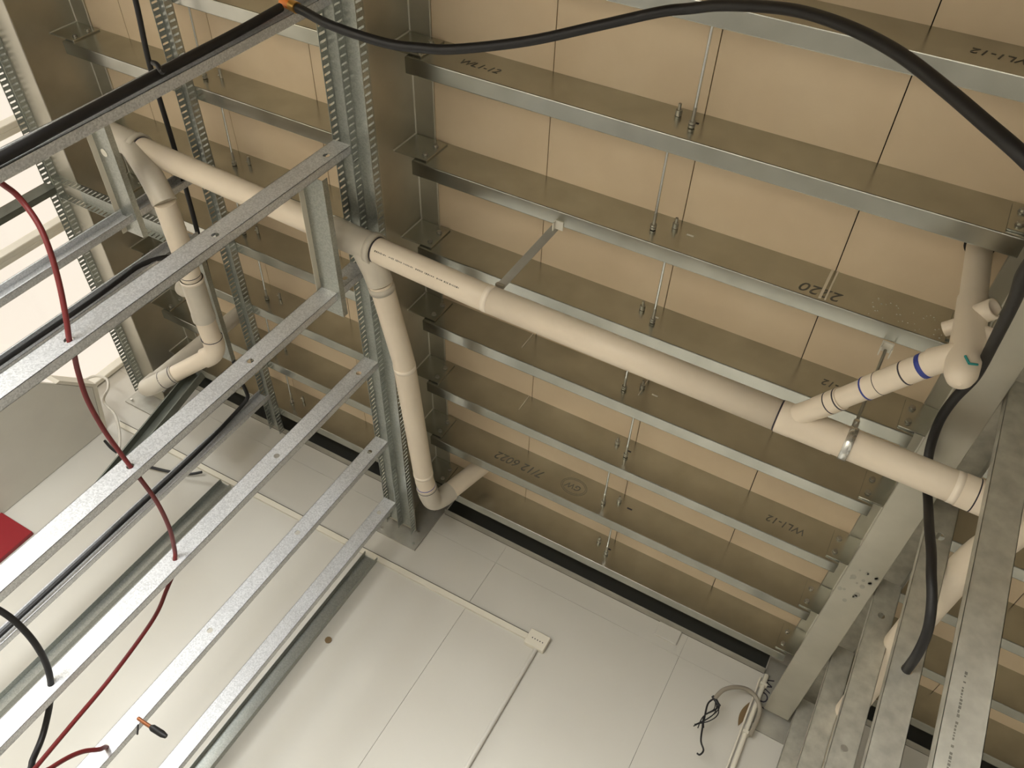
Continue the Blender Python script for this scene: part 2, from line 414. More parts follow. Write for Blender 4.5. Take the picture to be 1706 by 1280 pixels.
track(-3.167, -3.079, 0.6, 4.36, 2.5145, 'slotted head track fixed under the left bay joists, between two beams')
track(2.598, 2.718, -4.118, -3.17, 2.302, 'short slotted track crossing from far left beam towards the trap pipe', along='x')
track(0.5135, 0.613, 0.6, 4.36, 2.442, 'plain head track above the row of studs at lower right', slotted=False, leg=0.05, m='stud_dull')

# ------------------------------------------------------------------ studs
def stud(x0, x1, y, label, group, ztop=2.258, holes=(), opened=False, fl=0.036, zb=FZ, m='stud', lip=0.008):
    r = empty('wall_stud', ((x0 + x1) / 2, y + fl / 2, zb)); tag(r, label, 'stud', group)
    t = 0.0016
    yw = y + fl - t if opened else y
    ye = y if opened else y + fl
    MB().plate_h(x0, x1, zb, ztop, yw, yw + t, [(h[0], h[1], h[2]) for h in holes if zb + .05 < h[1] < ztop - 0.035], lambda u, v, w: (u, w, v)).build('web', m, r)
    for s, xx in ((1, x0), (-1, x1)):
        a, b = sorted((yw, ye)); mb = MB()
        mb.box(min(xx, xx + s * t), max(xx, xx + s * t), a, b, zb, ztop)
        la, lb = sorted((ye, ye + (t if opened else -t)))
        mb.box(min(xx, xx + s * lip), max(xx, xx + s * lip), la, lb, zb, ztop)
        mb.build('flange', m, r)
    return r
HZ = [-0.27, 0.34, 0.937, 1.547, 2.15]
def hl(x, r=0.0135, skip=()): return [(x, z, r) for i, z in enumerate(HZ) if i not in skip]
LG = 'studs under the middle beam'
stud(-2.035, -1.952, 1.140, 'open galvanised stud at upper left with thick black conduit lying inside', LG, opened=True, fl=0.034)
stud(-2.035, -1.952, 1.718, 'galvanised stud pierced by the red cable, topmost of the long diagonal studs', LG, holes=hl(-1.986))
stud(-2.035, -1.952, 2.322, 'speckled galvanised stud, second of the long diagonal studs, red cable through its hole', LG, holes=hl(-1.988))
stud(-2.035, -1.952, 2.917, 'galvanised stud where the red cable ends its arc and a black cable enters', LG, holes=hl(-1.99))
stud(-2.035, -1.952, 3.530, 'galvanised stud with a dangling cable end at its lower part', LG, holes=hl(-1.997))
stud(-2.035, -1.952, 4.100, 'speckled galvanised stud nearest the far wall, ending beside the wall plate', LG, holes=hl(-1.997, skip=(0, 1, 2, 3)))
TG = 'studs under the left bay track'
stud(-3.165, -3.081, 2.290, 'bluish open galvanised stud at left below the pipe tee', TG, opened=True, ztop=2.465, fl=0.036)
stud(-3.165, -3.081, 2.585, 'open galvanised stud at left with a black cable lying inside', TG, opened=True, ztop=2.30, fl=0.036)
ls = stud(-3.10, -3.015, 3.575, 'short brace coloured dark for shade, leaning behind the second of the long studs', TG, opened=True, zb=1.12, ztop=1.12 + 0.93, fl=0.05, m='shadesteel')  # shade on the brace is put into its dark colour
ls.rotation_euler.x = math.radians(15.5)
stud(-3.165, -3.081, 3.965, 'open galvanised stud carrying a straight black cable down its length', TG, opened=True, ztop=2.465, fl=0.036)
WG = 'studs beside the windows'
stud(-4.210, -4.122, 2.650, 'backlit stud coloured dark for shade at far left with one bright round hole', WG, ztop=2.258, holes=[(-4.165, 1.535, 0.017), (-4.165, 0.93, 0.017)], m='shadesteel')  # dark because backlit: the shade is in the colour
RG = 'studs under the right beam'
RH = [0.393, 1.003, 1.613, 2.22]
for i, (y, lab) in enumerate(((1.845, 'wide galvanised stud at the right edge of the picture, nearest'), (2.465, 'galvanised stud at lower right with the black conduit ending in its hole'),
        (3.045, 'galvanised stud at lower right with an empty black hole near its foot'), (3.650, 'dull galvanised stud, second from the far wall in the right row'), (4.250, 'dull galvanised stud nearest the far wall in the right row'))):
    stud(0.517, 0.610, y, lab, RG, ztop=2.398, holes=[(0.567 if i == 1 else 0.563, 1.649 if (z == 1.613 and i == 1) else z, 0.018 if i == 1 else 0.014) for z in RH] if i in (1, 2) else (), m='stud_dull')
# wall tracks on the far wall
def wall_track(x0, x1, zt, label):
    r = empty('wall_track', ((x0 + x1) / 2, YW - 0.02, FZ)); tag(r, label, 'track', 'wall tracks')
    t = 0.0016
    MB().box(x0, x1, YW - 0.003, YW - 0.001, FZ, zt).build('track_web', 'track', r)
    for x in (x0, x1 - t): MB().box(x, x + t, YW - 0.042, YW - 0.003, FZ, zt).build('leg', 'track', r)
wall_track(-2.035, -1.945, 2.02, 'upright channel on the white wall below the beam end plate')
wall_track(-3.165, -3.081, 1.985, 'upright dark channel on the far wall behind the left studs')

# noggings between studs that carry the pipes
def nogging(x0, x1, y0, y1, z, label, lipd=0.028, legu=0.0, m='track'):
    r = empty('nogging_channel', ((x0 + x1) / 2, (y0 + y1) / 2, z - lipd)); tag(r, label, 'nogging', 'horizontal channels between studs')
    t = 0.0016
    MB().box(x0, x1, y0, y1, z, z + t).build('track_web', m, r)
    MB().box(x0, x0 + t, y0, y1, z - lipd, z).build('leg', 'trim', r)  # cream colour paints the lit edge of the channel
    MB().box(x1 - t, x1, y0, y1, z + t, z + 0.03).build('leg', m, r)
    return r
nogging(-2.040, -1.935, 1.762, 2.452, 2.050, 'short channel bridging two studs beneath the pipe tee at the middle beam')
ng = nogging(-3.172, -3.066, 1.80, 2.42, 1.985, 'short channel with round holes at upper left beneath the pipe end')
MB().tube([(-3.13, 1.985, 1.984), (-3.13, 1.985, 1.9835)], 0.019, 20).build('knockout', 'frame', ng)
nogging(-3.165, -3.082, 2.64, 3.50, 2.270, 'narrow channel along the left bay track beside the vertical cable', lipd=0.02)

# ------------------------------------------------------------------ drain pipework
dp = empty('drain_pipework', (-0.8, 2.12, 2.1)); tag(dp, 'cream plastic drain pipe crossing the ceiling with its branches and bends', 'drain pipe')
PM = [(-3.60, 2.12, 2.262), (-3.22, 2.12, 2.238), (-1.95, 2.12, 2.186), (-1.30, 2.12, 2.152), (-0.02, 2.12, 2.140), (0.75, 2.12, 2.128)]
def main_at(x):
    for a, b in zip(PM, PM[1:]):
        if a[0] <= x <= b[0]:
            t = (x - a[0]) / (b[0] - a[0]); return tuple(a[i] + (b[i] - a[i]) * t for i in range(3))
mainp = MB().tube([PM[1], PM[2], PM[3], PM[4], PM[5]], 0.055, 32).build('main_pipe', 'pvc', dp)
def on_main(x, off=0.0):
    p = main_at(x); return (p[0], p[1], p[2])
def band(x0, x1, r, name, m, parent=dp): return MB().ring(on_main(x0), on_main(x1), 0.050, r, 32).build(name, m, parent)
band(-1.268, -1.243, 0.0562, 'pale_ring', 'pvc_ring', mainp); band(-1.243, -0.092, 0.0556, 'sleeve', 'pvc', mainp)
band(0.488, 0.512, 0.0562, 'pale_ring', 'pvc_ring', mainp); band(0.512, 0.70, 0.0575, 'coupling', 'pvc', dp)
band(0.556, 0.560, 0.0580, 'pen_mark', 'ink', mainp)
band(-0.092, -0.087, 0.0565, 'pen_mark', 'ink', mainp)
# printed text on the pipe: small dashes wrapped on the surface
pr = MB(); x = -1.79
for g in (0.10, 0.05, 0.05, 0.09, 0.06, 0.08, 0.05, 0.03, 0.08):
    xe = x + g * 0.55
    while x < xe:
        wd = random.choice((0.004, 0.006, 0.003)); p = main_at(x); hh = random.uniform(0.03, 0.07)
        a0 = math.radians(-128)
        vs = []
        for xx in (x, x + wd):
            for aa in (a0 - hh, a0 + hh): vs.append((xx, p[1] + 0.0554 * math.cos(aa) * 1.0, p[2] + 0.0554 * math.sin(aa)))
        pr.add(vs, [(0, 1, 3, 2)]); x += wd + 0.003
    x += g * 0.12
pr.build('printed_text', 'pencil_and_shadow', mainp, recalc=False)

# tee under the middle beam and its branch to the rear riser
tee = MB(); tee.tube([on_main(-2.055), on_main(-1.815)], 0.0625, 32)
tee.tube(smooth_path([(-1.885, 2.12, 2.180), (-1.855, 2.165, 2.170), (-1.822, 2.215, 2.163), (-1.80, 2.275, 2.160)], 5), 0.057, 28)
teo = tee.build('tee_fitting', 'pvc_fit', dp)
MB().ring(on_main(-1.8135), on_main(-1.808), 0.052, 0.0565, 32).build('joint_line', 'ink', teo)
MB().ring(on_main(-1.842), on_main(-1.8135), 0.055, 0.0685, 32).build('socket_rim', 'pvc_fit', teo)
B1 = [(-1.800, 2.275, 2.160), (-1.79, 2.32, 2.162), (-1.746, 2.745, 2.200), (-1.718, 3.71, 2.250), (-1.70, 3.82, 2.258)]
br = MB().tube(B1, 0.0525, 28).build('branch_pipe', 'pvc', dp)
MB().ring((-1.7995, 2.285, 2.161), (-1.794, 2.315, 2.163), 0.05, 0.0575, 28).build('socket_rim', 'pvc_fit', br)
MB().ring((-1.745, 2.775, 2.2015), (-1.744, 2.800, 2.203), 0.05, 0.0545, 28).build('pale_ring', 'pvc_ring', br)
MB().tube([(-1.744, 2.80, 2.203), (-1.720, 3.63, 2.2465)], 0.0537, 28).build('sleeve', 'pvc', br)
MB().ring((-1.721, 3.63, 2.2465), (-1.720, 3.655, 2.248), 0.05, 0.0548, 28).build('pale_ring', 'pvc_ring', br)
MB().ring((-1.712, 3.752, 2.253), (-1.7112, 3.757, 2.2533), 0.05, 0.0538, 28).build('pen_mark', 'blueink', br)
el = MB().tube(smooth_path([(-1.71, 3.77, 2.254), (-1.70, 3.85, 2.262), (-1.688, 3.915, 2.282), (-1.668, 3.935, 2.33), (-1.648, 3.935, 2.40)], 6), 0.0575, 28).build('elbow_bend', 'pvc_fit', dp)
MB().ring((-1.7095, 3.774, 2.2545), (-1.709, 3.779, 2.255), 0.05, 0.0585, 28).build('pen_mark', 'ink', el)
MB().tube([(-1.655, 3.935, 2.38), (-1.57, 3.935, 2.712)], 0.0525, 28).build('riser_pipe', 'pvc', dp)

# left end: sweep tee, branch, trap and riser
t2 = MB(); t2.tube([on_main(-3.598), on_main(-3.224)], 0.0625, 32)
t2.tube(smooth_path([(-3.27, 2.12, 2.225), (-3.17, 2.14, 2.180), (-3.07, 2.175, 2.135), (-2.985, 2.26, 2.100)], 5), 0.057, 28)
t2o = t2.build('tee_fitting', 'pvc_fit', dp)
MB().ring(on_main(-3.2235), on_main(-3.217), 0.052, 0.0565, 32).build('joint_line', 'ink', t2o)
MB().ring(on_main(-3.255), on_main(-3.2235), 0.055, 0.0685, 32).build('socket_rim', 'pvc_fit', t2o)
b2 = MB().tube([(-2.985, 2.255, 2.10), (-2.97, 2.55, 2.10), (-2.968, 2.72, 2.10)], 0.0525, 28).build('branch_pipe', 'pvc', dp)
MB().ring((-2.969, 2.675, 2.10), (-2.969, 2.679, 2.10), 0.05, 0.0532, 28).build('pen_mark', 'ink', b2)
si = MB().tube([(-2.968, 2.80, 2.10), (-3.055, 2.815, 2.115), (-3.057, 2.8155, 2.1155), (-3.078, 2.82, 2.12)], 0.046, 24, rads=[0.046, 0.046, 0.051, 0.051]).build('side_inlet', 'pvc_fit', dp)
MB().tube([(-3.0785, 2.82, 2.1202), (-3.079, 2.8203, 2.1204)], 0.043, 20).build('inlet_cap', 'pvc', si)
cp = MB().tube([(-2.968, 2.70, 2.10), (-2.968, 2.93, 2.10), (-2.968, 2.935, 2.10), (-2.968, 2.975, 2.10)], 0.057, 28, rads=[0.0575, 0.0575, 0.0595, 0.0595]).build('coupling', 'pvc_fit', dp)
MB().ring((-2.968, 2.70, 2.10), (-2.968, 2.718, 2.10), 0.05, 0.0595, 28).build('pale_ring', 'pvc_ring', cp)
MB().tube([(-2.968, 2.97, 2.10), (-2.955, 3.13, 2.10)], 0.0525, 28).build('branch_pipe', 'pvc', dp)
e1 = MB().tube(smooth_path([(-2.957, 3.105, 2.10), (-2.950, 3.165, 2.095), (-2.965, 3.215, 2.075), (-3.00, 3.24, 2.045)], 6), 0.056, 28).build('elbow_bend', 'pvc', dp)
MB().ring((-2.957, 3.103, 2.10), (-2.957, 3.108, 2.10), 0.05, 0.0572, 28).build('pen_mark', 'ink', e1)
MB().tube([(-2.985, 3.232, 2.06), (-3.15, 3.339, 1.907)], 0.046, 26).build('trap_pipe', 'pvc', dp)
tr = MB().tube(smooth_path([(-3.13, 3.326, 1.925), (-3.19, 3.365, 1.870), (-3.25, 3.41, 1.838), (-3.315, 3.465, 1.852), (-3.345, 3.495, 1.93)], 6), 0.051, 26).build('trap_bend', 'pvc_fit', dp)
MB().ring((-3.135, 3.329, 1.9205), (-3.138, 3.331, 1.918), 0.045, 0.052, 26).build('pen_mark', 'ink', tr)
MB().ring((-3.180, 3.3585, 1.879), (-3.183, 3.3605, 1.8765), 0.045, 0.052, 26).build('pen_mark', 'ink', tr)
MB().tube([(-3.342, 3.493, 1.92), (-3.35, 3.51, 2.712)], 0.047, 26).build('riser_pipe', 'pvc_fit', dp)

# right end: drop from the floor above, junction, bend and wye into the main pipe
dr = MB().tube([(0.285, 1.617, 2.712), (0.312, 1.628, 2.40)], 0.040, 26).build('drop_pipe', 'pvc', dp)
MB().ring((0.285, 1.617, H - 0.0012), (0.285, 1.617, H - 0.0002), 0.039, 0.048, 26).build('pipe_hole', 'dark', ceil)
jn = MB(); jn.tube([(0.310, 1.629, 2.425), (0.314, 1.625, 2.38), (0.320, 1.615, 2.25), (0.325, 1.607, 2.08), (0.326, 1.605, 2.035), (0.3265, 1.604, 2.010), (0.327, 1.603, 1.993), (0.327, 1.603, 1.987)], 0.0435, 28, rads=[0.0440, 0.0455, 0.0455, 0.0460, 0.0435, 0.035, 0.022, 0.006])
jn.tube([(0.318, 1.618, 2.300), (0.262, 1.668, 2.290)], 0.023, 20)
jn.tube([(0.320, 1.612, 2.255), (0.392, 1.60, 2.228)], 0.027, 20)
jno = jn.build('junction_fitting', 'pvc', dp)
sk = MB(); sk.ring((0.322, 1.605, 2.315), (0.358, 1.552, 2.306), 0.0245, 0.0315, 24)
sk.build('open_socket', 'pvc', jno)
MB().tube([(0.326, 1.599, 2.314), (0.340, 1.578, 2.3105)], 0.0247, 20).build('socket_inside', 'greycable', jno)
bend = MB().tube([(0.323, 1.606, 2.125), (0.285, 1.635, 2.118), (0.255, 1.668, 2.122)], 0.040, 26).build('elbow_bend', 'pvc', dp)
tm = MB()
tm.tube([(0.3155, 1.5600, 2.058), (0.330, 1.5592, 2.030)], 0.0035, 6)
tm.tube([(0.329, 1.5590, 2.030), (0.352, 1.566, 2.047)], 0.0035, 6)
tm.build('tick_mark', 'teal', jno)
WA = Vector((0.270, 1.650, 2.119)); WB = Vector((-0.045, 2.11, 2.142))
def wy(t): return WA + (WB - WA) * t
MB().tube([wy(0.0), wy(1.0)], 0.0345, 26).build('branch_pipe', 'pvc', dp)
w1 = MB().tube([wy(0.0), wy(0.445)], 0.0385, 26).build('socket', 'pvc', dp)
w2 = MB().tube([wy(0.62), wy(0.80), wy(0.82), wy(1.0)], 0.038, 26, rads=[0.0385, 0.0385, 0.0365, 0.040]).build('socket', 'pvc', dp)
wyf = MB().tube([on_main(-0.085), on_main(-0.035), on_main(-0.030), on_main(0.115)], 0.0585, 32, rads=[0.0585, 0.0585, 0.0572, 0.0572]).build('wye_fitting', 'pvc', dp)
for t, mm, p_, wd in ((0.07, 'blueink', w1, 0.016), (0.19, 'ink', w1, 0.005), (0.36, 'ink', w1, 0.002), (0.44, 'blueink', w1, 0.006), (0.63, 'ink', w2, 0.005), (0.70, 'ink', w2, 0.004)):
    d = (WB - WA).normalized() * wd
    MB().ring(wy(t), wy(t) + d, 0.033, 0.0392, 26).build('pen_mark', mm, p_)
# branch in the right bay behind the studs
rb = MB().tube(smooth_path([(0.66, 2.12, 2.130), (0.70, 2.125, 2.130), (0.715, 2.16, 2.130), (0.705, 2.25, 2.13), (0.665, 2.48, 2.13), (0.648, 3.13, 2.12), (0.65, 3.6, 2.10), (0.65, 4.40, 2.06)], 5), 0.055, 26).build('branch_pipe', 'pvc', dp)

# hangers
ph = empty('pipe_clamp', (0.155, 2.12, 2.08)); tag(ph, 'bright metal pipe clamp hanging on a rod around the drain pipe at right', 'pipe clamp')
p = main_at(0.15)
MB().ring((0.138, p[1], p[2]), (0.166, p[1], p[2] - 0.0003), 0.0555, 0.0605, 32).build('clamp_band', 'chrome', ph)
MB().box(0.142, 0.162, 2.085, 2.10, p[2] + 0.045, p[2] + 0.088).build('clamp_ear', 'bolt', ph)
MB().tube([(0.152, 2.092, p[2] + 0.075), (0.152, 2.075, p[2] + 0.075)], 0.008, 6).build('nut', 'chrome', ph)
MB().tube([(0.152, 2.092, p[2] + 0.08), (0.152, 1.985, 2.515)], 0.0055, 8).build('rod', 'bolt', ph)
MB().box(0.132, 0.172, 1.956, 1.996, 2.505, 2.5145).box(0.132, 0.136, 1.956, 1.996, 2.475, 2.505).box(0.168, 0.172, 1.956, 1.996, 2.475, 2.505).build('bracket', 'frame', ph)
sh = empty('strap_hanger', (-1.19, 2.03, 2.2)); tag(sh, 'thin metal strap slanting from a joist down to the drain pipe', 'strap')
st = MB()
A = Vector((-1.163, 1.965, 2.512)); B = Vector((-1.244, 2.097, 2.212)); wv = Vector((0.015, 0.006, 0)); tv = Vector((0, 0.002, 0))
st.add([A - wv, A + wv, B + wv, B - wv, A - wv + tv, A + wv + tv, B + wv + tv, B - wv + tv], [(0, 1, 2, 3), (4, 7, 6, 5), (0, 4, 5, 1), (1, 5, 6, 2), (2, 6, 7, 3), (3, 7, 4, 0)])
st.build('strap', 'plate', sh)
MB().box(-1.165, -1.128, 1.930, 1.968, 2.509, 2.5145).box(-1.165, -1.161, 1.93, 1.968, 2.49, 2.509).build('bracket', 'frame', sh)
MB().box(-1.262, -1.228, 2.085, 2.105, 2.2095, 2.225).build('clip', 'bolt', sh)

# ------------------------------------------------------------------ cables
def cable(name, pts, r, m, label, cat='cable', group=None, n=10):
    o = MB().tube(smooth_path(pts, 7), r, n).build(name, m); tag(o, label, cat, group); return o
hose = [(-1.93, 1.12, 2.060), (-1.90, 1.12, 2.054), (-1.78, 1.135, 2.043), (-1.60, 1.156, 2.07), (-1.48, 1.152, 2.094), (-1.37, 1.143, 2.13), (-1.158, 1.094, 2.205), (-0.957, 1.024, 2.273), (-0.798, 0.967, 2.323), (-0.716, 0.944, 2.337), (-0.626, 0.907, 2.311), (-0.497, 0.858, 2.24), (-0.391, 0.821, 2.167), (-0.289, 0.795, 2.085), (-0.192, 0.776, 1.996), (-0.099, 0.764, 1.9), (0.003, 0.764, 1.794), (0.085, 0.766, 1.704), (0.165, 0.77, 1.619),
        (0.234, 0.795, 1.575), (0.27, 0.867, 1.612), (0.279, 0.958, 1.675), (0.289, 1.088, 1.773), (0.316, 1.218, 1.865), (0.357, 1.481, 2.045), (0.385, 1.706, 2.175), (0.379, 1.87, 2.241), (0.377, 1.983, 2.248), (0.397, 2.116, 2.249), (0.432, 2.231, 2.240), (0.461, 2.255, 2.155), (0.472, 2.205, 2.007), (0.490, 2.180, 1.891), (0.505, 2.180, 1.807), (0.530, 2.210, 1.738), (0.552, 2.271, 1.681), (0.562, 2.36, 1.652), (0.567, 2.48, 1.649), (0.567, 2.62, 1.64)]
cable('flexible_conduit', hose, 0.0155, 'black', 'long black flexible conduit sagging across the top and down the right side', 'conduit', n=14)
cn = empty('conduit_connector', (-2.0, 1.12, 2.08)); tag(cn, 'brass and orange connector at the top end of the black conduit', 'connector')
MB().tube([(-1.965, 1.12, 2.069), (-1.935, 1.12, 2.062)], 0.0185, 12).build('brass_nut', 'brass', cn)
MB().tube([(-2.01, 1.12, 2.079), (-1.967, 1.12, 2.0695)], 0.017, 12).build('orange_sleeve', 'orange', cn)
cable('conduit', [(-1.986, 1.122, 2.040), (-1.98, 1.125, 1.844), (-1.975, 1.125, 1.498), (-1.97, 1.125, 1.155), (-1.965, 1.125, 0.96), (-1.965, 1.125, 0.2)], 0.0145, 'black', 'straight black conduit lying in the open stud at upper left', 'conduit')
cable('cable_tie', [(-2.0, 1.103, 1.512), (-1.975, 1.100, 1.505), (-1.948, 1.108, 1.492), (-1.935, 1.10, 1.49)], 0.0075, 'black', 'black tie holding the conduit in the upper left stud', 'cable tie', n=8)
cable('power_cable', [(-3.115, 0.9, 2.38), (-3.115, 1.425, 2.361), (-3.12, 1.728, 2.339), (-3.12, 2.129, 2.339), (-3.115, 2.515, 2.328), (-3.11, 2.931, 2.306), (-3.11, 3.327, 2.302), (-3.11, 3.63, 2.305), (-3.115, 3.82, 2.33), (-3.125, 3.895, 2.335), (-3.132, 3.925, 2.29), (-3.137, 3.95, 2.154), (-3.132, 3.955, 2.039), (-3.122, 3.955, 1.725), (-3.12, 3.955, 1.057), (-3.12, 3.955, 0.2)], 0.0125, 'black', 'black cable running behind the left studs then down the open stud', 'cable')
cable('power_cable', [(-3.06, 2.62, 2.115), (-3.085, 2.59, 2.05), (-3.114, 2.578, 1.94), (-3.11, 2.577, 1.808), (-3.104, 2.577, 1.629), (-3.108, 2.577, 1.338), (-3.113, 2.577, 1.0)], 0.013, 'black', 'black cable bending into the open stud at left under the pipe', 'cable')
red1 = [(-2.169, 1.22, 1.02), (-2.169, 1.3, 1.046), (-2.166, 1.36, 1.073), (-2.108, 1.42, 1.063), (-2.061, 1.48, 1.038), (-2.022, 1.56, 1.003), (-1.988, 1.65, 0.96), (-1.984, 1.72, 0.938), (-2.006, 1.78, 0.945), (-2.031, 1.88, 0.941), (-2.038, 2.0, 0.931), (-2.028, 2.14, 0.93), (-2.005, 2.26, 0.935), (-1.985, 2.322, 0.936), (-1.975, 2.4, 0.944), (-1.968, 2.55, 0.958), (-1.972, 2.72, 0.96), (-1.989, 2.87, 0.95), (-1.987, 2.918, 0.933), (-2.000, 3.0, 0.906), (-1.999, 3.05, 0.849), (-1.979, 3.08, 0.771), (-1.953, 3.08, 0.661), (-1.906, 3.05, 0.467), (-1.861, 3.0, 0.285), (-1.816, 2.95, 0.108), (-1.773, 2.9, 0.017), (-1.74, 2.86, -0.3)]
cable('red_cable', red1, 0.0085, 'red', 'long dark red cable threaded through three studs at left')
cable('red_cable', [(-1.995, 3.62, 0.35), (-1.993, 3.53, 0.340), (-1.967, 3.45, 0.312), (-1.983, 3.4, 0.274), (-1.992, 3.36, 0.226), (-1.994, 3.32, 0.163), (-1.995, 3.3, 0.105), (-1.99, 3.28, -0.2)], 0.0095, 'red', 'short dark red cable curving out of a stud hole at the bottom left')
cable('black_cable', [(-2.16, 2.42, 0.32), (-2.119, 2.5, 0.363), (-2.086, 2.55, 0.382), (-2.05, 2.62, 0.39), (-2.019, 2.72, 0.386), (-2.002, 2.83, 0.369), (-1.991, 2.918, 0.340), (-1.998, 3.0, 0.307), (-1.989, 3.05, 0.264), (-1.963, 3.08, 0.205), (-1.929, 3.08, 0.14), (-1.879, 3.05, 0.077), (-1.80, 3.0, -0.2)], 0.0115, 'black', 'black cable arching through a stud hole at the lower left edge')
ce = empty('cable_end', (-1.85, 3.46, 0.47)); tag(ce, 'short cable end with bare copper and black plug poking from a stud', 'cable')
MB().tube(smooth_path([(-1.955, 3.50, 0.486), (-1.90, 3.48, 0.483), (-1.855, 3.46, 0.481)], 4), 0.008, 8).build('copper_core', 'copper', ce)
MB().tube([(-1.862, 3.46, 0.481), (-1.852, 3.458, 0.481), (-1.795, 3.45, 0.482), (-1.775, 3.45, 0.483)], 0.013, 10, rads=[0.009, 0.014, 0.014, 0.009]).build('plug', 'black', ce)
MB().tube([(-1.93, 3.49, 0.465), (-1.90, 3.485, 0.435)], 0.004, 6).build('stray_wire', 'black', ce)
fc = empty('frayed_cable', (0.3, 4.33, 1.9)); tag(fc, 'grey cable looping off the corner conduit with frayed black wires hanging', 'cable')
MB().tube(smooth_path([(0.358, 4.352, 2.12), (0.366, 4.352, 2.249), (0.344, 4.345, 2.307), (0.283, 4.33, 2.339), (0.212, 4.3, 2.309), (0.153, 4.28, 2.246), (0.128, 4.28, 2.175)], 7), 0.0115, 10).build('sheath', 'greycable', fc)
base = [(0.135, 4.28, 2.19), (0.108, 4.28, 2.138), (0.117, 4.28, 2.059), (0.128, 4.28, 1.994), (0.144, 4.28, 1.933), (0.171, 4.28, 1.897), (0.163, 4.28, 1.866), (0.147, 4.28, 1.866)]
MB().tube(smooth_path(base, 6), 0.0048, 8).build('wire', 'black', fc)
for q_ in range(6):
    rr = random.Random(q_ + 3)
    pts = [(0.128 + 0.01 * rr.random(), 4.28 + 0.01 * rr.random(), 2.19), (0.14 + 0.04 * rr.random(), 4.27, 2.14 - 0.03 * rr.random()), (0.125 + 0.05 * (rr.random() - 0.3), 4.275, 2.07 - 0.02 * rr.random()), (0.108 + 0.05 * (rr.random() - 0.5), 4.28, 2.01 - 0.03 * rr.random())]
    MB().tube(smooth_path(pts, 5), 0.0028, 6).build('wire', 'black', fc)
MB().tube([(0.115, 4.28, 2.185), (0.165, 4.275, 2.15)], 0.009, 8).build('tape_wrap', 'black', fc)

# ------------------------------------------------------------------ things on the far wall
ec = empty('wall_conduit', (-1.9, YW - 0.02, 2.0)); tag(ec, 'cream cable trunking with square box and conduit on the white wall', 'conduit')
tk = MB(); x0, x1, za, zb = -4.12, -0.915, 2.000, 2.043
vs = []
for xx, zz in ((x0, za), (x1, zb)):
    for dy, dz in ((0, -0.017), (-0.016, -0.017), (-0.016, 0.017), (0, 0.017)): vs.append((xx, YW - 0.001 + dy, zz + dz))
tk.add(vs, [(0, 1, 5, 4), (1, 2, 6, 5), (2, 3, 7, 6), (3, 0, 4, 7), (0, 3, 2, 1), (4, 5, 6, 7)]); tk.build('trunking', 'trim', ec)
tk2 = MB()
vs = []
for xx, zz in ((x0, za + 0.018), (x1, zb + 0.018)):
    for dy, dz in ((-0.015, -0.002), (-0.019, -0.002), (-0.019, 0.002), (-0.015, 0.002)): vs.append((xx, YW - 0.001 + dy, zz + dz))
tk2.add(vs, [(0, 1, 5, 4), (1, 2, 6, 5), (2, 3, 7, 6), (3, 0, 4, 7), (0, 3, 2, 1), (4, 5, 6, 7)]); tk2.build('shadow_line', 'pencil_and_shadow', ec)  # dark strip painted in as the shadow line along the trunking
jb = MB().bbox(-0.918, -0.795, YW - 0.040, YW - 0.001, 1.995, 2.090, 0.004).build('junction_box', 'trim', ec)
for k in range(5): MB().tube([(-0.885 + 0.016 * k, YW - 0.0405, 2.050 + 0.012 * ((k * 3) % 3 - 1)), (-0.885 + 0.016 * k, YW - 0.042, 2.050 + 0.012 * ((k * 3) % 3 - 1))], 0.0035, 8).build('knockout', 'ink', jb)
MB().tube([(-0.843, YW - 0.014, FZ), (-0.840, YW - 0.014, 1.998)], 0.0125, 14).build('conduit', 'wall', ec)
cc = empty('corner_conduit', (0.336, YW - 0.03, FZ)); tag(cc, 'painted vertical conduit in the corner beneath the right beam', 'conduit')
MB().tube([(0.334, YW - 0.03, FZ), (0.337, YW - 0.03, 2.50)], 0.0125, 12).build('conduit', 'trim', cc)
MB().tube([(0.309, YW - 0.012, FZ), (0.312, YW - 0.012, 2.48)], 0.006, 8).build('cable', 'trim', cc)
for z in (2.43, 2.13, 1.9): MB().box(0.318, 0.356, YW - 0.046, YW - 0.001, z, z + 0.015).build('saddle_clip', 'trim', cc)
# dark lens-shaped patch on the wall behind the loop of cable
hb = MB(); n = 10; pts = []
for i in range(n + 1):
    t = i / n; pts.append((0.292 + 0.012 * t - 0.020 * math.sin(math.pi * t), 2.165 + 0.155 * t))
for i in range(n - 1, 0, -1):
    t = i / n; pts.append((0.292 + 0.012 * t + 0.018 * math.sin(math.pi * t), 2.165 + 0.155 * t))
hb.extrude([(a, b) for a, b in pts], 1, YW - 0.004, YW - 0.0005)
hb.build('wall_patch', 'brown', wb)
MB().bbox(-0.300, -0.165, YW - 0.012, YW - 0.0005, 2.425, JB, 0.003).build('plaster_block', 'wall', wb)
MB().box(-0.305, -0.125, YW - 0.004, YW - 0.0005, 2.372, 2.378).build('plaster_edge', 'wall', wb)
MB().tube([(-1.881, YW - 0.0005, 1.46), (-1.881, YW - 0.006, 1.46)], 0.020, 9).build('wall_plug', 'brown', wb)
rs = MB().bbox(-4.155, -3.872, YW - 0.03, YW - 0.001, 0.80, 1.105, 0.003).build('red_sign', 'redsign'); tag(rs, 'red panel on the far wall at the left edge', 'sign')
gp = MB(); gp.extrude([(4.405, FZ), (4.405, 1.90), (4.03, 1.965), (3.82, 1.765), (3.62, 1.58), (3.60, FZ)], 0, -4.185, -4.16)
tag(gp.build('leaning_board', 'greypanel'), 'large pale grey board standing at left behind the studs', 'board')
